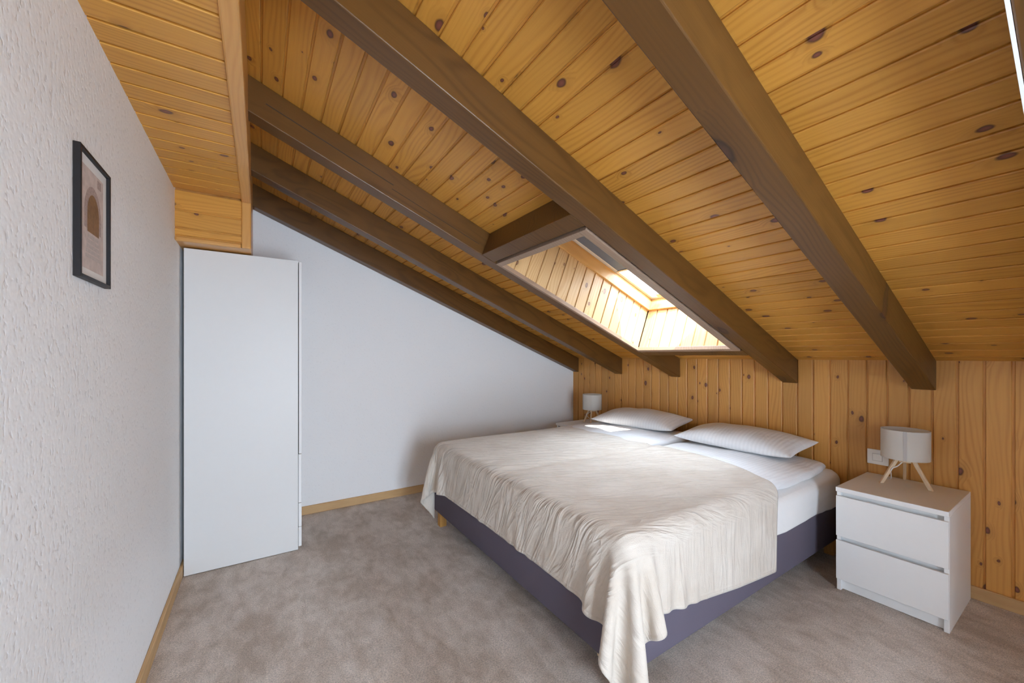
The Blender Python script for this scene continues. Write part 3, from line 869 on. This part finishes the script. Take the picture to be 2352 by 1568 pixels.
# pillows
def pillow(loc, rz, tilt, a, b_, thk, seed, label):
    nx, ny = 40, 56
    V, F, idx = [], [], {}
    for s_ in (1, -1):
        for i in range(nx + 1):
            for j in range(ny + 1):
                if s_ == -1 and (i in (0, nx) or j in (0, ny)):
                    idx[(s_, i, j)] = idx[(1, i, j)]; continue
                u = math.sin(math.pi / 2 * (2 * i / nx - 1)); v = math.sin(math.pi / 2 * (2 * j / ny - 1))
                x = a * u * (1 - 0.10 * (1 - v * v) * abs(u) ** 2 + 0.0) ; y = b_ * v * (1 - 0.07 * (1 - u * u) * abs(v) ** 2)
                w = (max(0, 1 - u * u) ** 0.46) * (max(0, 1 - v * v) ** 0.42)
                w *= 1 + 0.10 * noise.noise(Vector((x * 7, y * 7, seed)))
                z = thk * w * (1.0 if s_ == 1 else -0.42)
                cr = (abs(u) * abs(v)) ** 4
                z += 0.012 * cr
                V.append((x, y, z)); idx[(s_, i, j)] = len(V) - 1
    for s_ in (1, -1):
        for i in range(nx):
            for j in range(ny):
                q = (idx[(s_, i, j)], idx[(s_, i + 1, j)], idx[(s_, i + 1, j + 1)], idx[(s_, i, j + 1)])
                F.append(q if s_ == 1 else q[::-1])
    o = pyd('pillow', V, F, M_SATIN, None, True)
    o.location = loc; o.rotation_euler = (0, tilt, rz)
    tag(o, label, 'pillow', 'white striped pillows')
    # stitched flange line of the pillow case along the front
    return o
pillow((2.850, 1.435, 0.652), math.radians(1), math.radians(-5), 0.215, 0.385, 0.098, 1.0, 'plump white striped pillow on the near side of the bed')
pillow((2.845, 2.300, 0.672), math.radians(9), math.radians(-6), 0.205, 0.385, 0.098, 6.0, 'plump white striped pillow on the far side, nearest the corner lamp')

# ================================================================== THROW (draped with a small position-based cloth solver)
def throw():
    XF = BX0 - 0.005
    yn, yf = BY0 - 0.41, BY1 + 0.40
    na, nb = 82, 128
    ky = [yn, 0.90, 0.97, 1.15, 1.40, 1.75, 2.33, 2.55, 2.88, yf]
    kx = [2.150, 2.165, 2.175, 2.300, 2.384, 2.382, 2.362, 2.40, 2.50, 2.54]
    Y = np.linspace(yn, yf, nb)
    XH = np.interp(Y, ky, kx)
    XH = np.convolve(np.pad(XH, 4, mode='edge'), np.ones(9) / 9, 'valid')
    A = np.linspace(0, 1, na); B = np.linspace(0, 1, nb)
    XFOOT = XF - np.interp(B, [0, .08, .17, .24, .80, .92, 1], [.375, .345, .295, .275, .285, .30, .31])
    YN = BY0 - np.interp(A, [0, .25, .485, .63, .775, .9, 1], [.40, .365, .32, .285, .305, .35, .38])
    YF_ = BY1 + np.interp(A, [0, .6, 1], [.36, .33, .33])
    X0 = XH[None, :] + A[:, None] * (XFOOT[None, :] - XH[None, :])
    Y0 = YN[:, None] + B[None, :] * (YF_ - YN)[:, None]
    P = np.stack([X0, Y0, np.full_like(X0, 0.640)], -1)
    rest = P.copy()
    rng = np.random.RandomState(3)
    ph = [(rng.uniform(4, 16), rng.uniform(4, 16), rng.uniform(0, 6.28), rng.uniform(.3, 1)) for _ in range(14)]
    bumpf = sum(a_ * np.sin(fx * X0 + fy * Y0 + p_) for fx, fy, p_, a_ in ph)
    P[..., 2] += 0.006 * bumpf
    # pinch some slack into the sheet on top so that it wrinkles
    V = np.zeros_like(P)
    pairs = []
    def add(sa, sb, k):
        pairs.append((sa, sb, np.linalg.norm(rest[sa] - rest[sb], axis=-1), k))
    s = np.s_
    for par in (0, 1):
        e = (na - par) // 2 * 2
        add(s[par:par + e:2, :], s[par + 1:par + e:2, :], 1.0)
        e = (nb - par) // 2 * 2
        add(s[:, par:par + e:2], s[:, par + 1:par + e:2], 1.0)
    for pa in (0, 1):
        ea = (na - pa) // 2 * 2
        add(s[pa:pa + ea:2, :-1], s[pa + 1:pa + ea:2, 1:], 0.35)
        add(s[pa:pa + ea:2, 1:], s[pa + 1:pa + ea:2, :-1], 0.35)
    for pa in range(2):
        for q in range(2):
            ia = np.arange(pa * 2 + q, na - 2, 4); 
            if len(ia): pairs.append(((ia,), (ia + 2,), np.linalg.norm(rest[ia] - rest[ia + 2], axis=-1), 0.10))
            ib = np.arange(pa * 2 + q, nb - 2, 4)
            if len(ib): pairs.append(((slice(None), ib), (slice(None), ib + 2), np.linalg.norm(rest[:, ib] - rest[:, ib + 2], axis=-1), 0.10))
    rr = 0.052
    lo = np.array([XF - 0.004, BY0 - 0.018, -1.0]) + rr
    hi = np.array([3.40, BY1 + 0.016, 0.609]) - rr
    dip = lambda p: 0.016 * np.exp(-((p[..., 1] - 1.819) / 0.035) ** 2) + 0.006 * np.sin(p[..., 0] * 5 + 1) * np.sin(p[..., 1] * 6)
    dt = 1 / 60.0
    steps, iters = 210, 12
    for st_ in range(steps):
        V[..., 2] -= 3.0 * dt
        V *= 0.975 if st_ < 140 else 0.90
        Q = P + V * dt
        for it in range(iters):
            for sa, sb, d0, k in pairs:
                a_ = Q[sa]; b_ = Q[sb]
                d = b_ - a_
                ln = np.sqrt((d * d).sum(-1)) + 1e-9
                cor = (0.5 * k * (ln - d0) / ln)[..., None] * d
                Q[sa] = a_ + cor; Q[sb] = b_ - cor
            if it % 3 == 2 or it == iters - 1:
                S = Q.copy(); S[..., 2] += dip(Q)
                c = np.minimum(np.maximum(S, lo), hi)
                d = S - c
                ln = np.sqrt((d * d).sum(-1))
                inside = ln < rr
                deep = ln < 1e-6
                dn = np.where(deep[..., None], np.array([0, 0, 1.0]), d / np.maximum(ln, 1e-6)[..., None])
                tgt = c + dn * rr
                tgt[..., 2] -= dip(Q)
                Q = np.where(inside[..., None], tgt, Q)
                if it == iters - 1:
                    fr = inside[..., None] & (dn[..., 2:3] > 0.6)
                    Q[..., :2] = np.where(fr, P[..., :2] + 0.03 * (Q[..., :2] - P[..., :2]), Q[..., :2])
                    fr2 = inside[..., None] & (dn[..., 2:3] <= 0.6)
                    Q = np.where(fr2, P + 0.8 * (Q - P), Q)
            Q[..., 2] = np.maximum(Q[..., 2], 0.006)
        V = (Q - P) / dt
        sp = np.sqrt((V * V).sum(-1, keepdims=True)); V *= np.minimum(1.0, 2.5 / np.maximum(sp, 1e-6))
        P = Q
    # hem ridge
    verts = P.reshape(-1, 3)
    faces = [(i * nb + j, i * nb + j + 1, (i + 1) * nb + j + 1, (i + 1) * nb + j) for i in range(na - 1) for j in range(nb - 1)]
    me = bpy.data.meshes.new('throw_blanket')
    me.from_pydata([tuple(map(float, v)) for v in verts], [], faces)
    uvl = me.uv_layers.new(name='UVMap')
    uvs = rest.reshape(-1, 3)[:, :2]
    co = np.empty(len(me.loops), dtype=np.int32); me.loops.foreach_get('vertex_index', co)
    uvl.data.foreach_set('uv', uvs[co].astype(np.float32).ravel())
    hl = me.uv_layers.new(name='hem')
    ia, ib = np.meshgrid(np.arange(na), np.arange(nb), indexing='ij')
    dd = np.minimum(np.minimum(ia, na - 1 - ia), np.minimum(ib, nb - 1 - ib)).ravel() * 0.0205
    hl.data.foreach_set('uv', np.stack([dd[co], dd[co] * 0], -1).astype(np.float32).ravel())
    o = mesh_obj('throw_blanket', me, M_FLEECE, None, True)
    sd = o.modifiers.new('smooth', 'SUBSURF'); sd.levels = 1; sd.render_levels = 1
    so = o.modifiers.new('thick', 'SOLIDIFY'); so.thickness = 0.007; so.offset = 0.0
    tag(o, 'beige fleece throw draped over the foot of the bed, one corner hanging low', 'blanket')
    return o
throw()
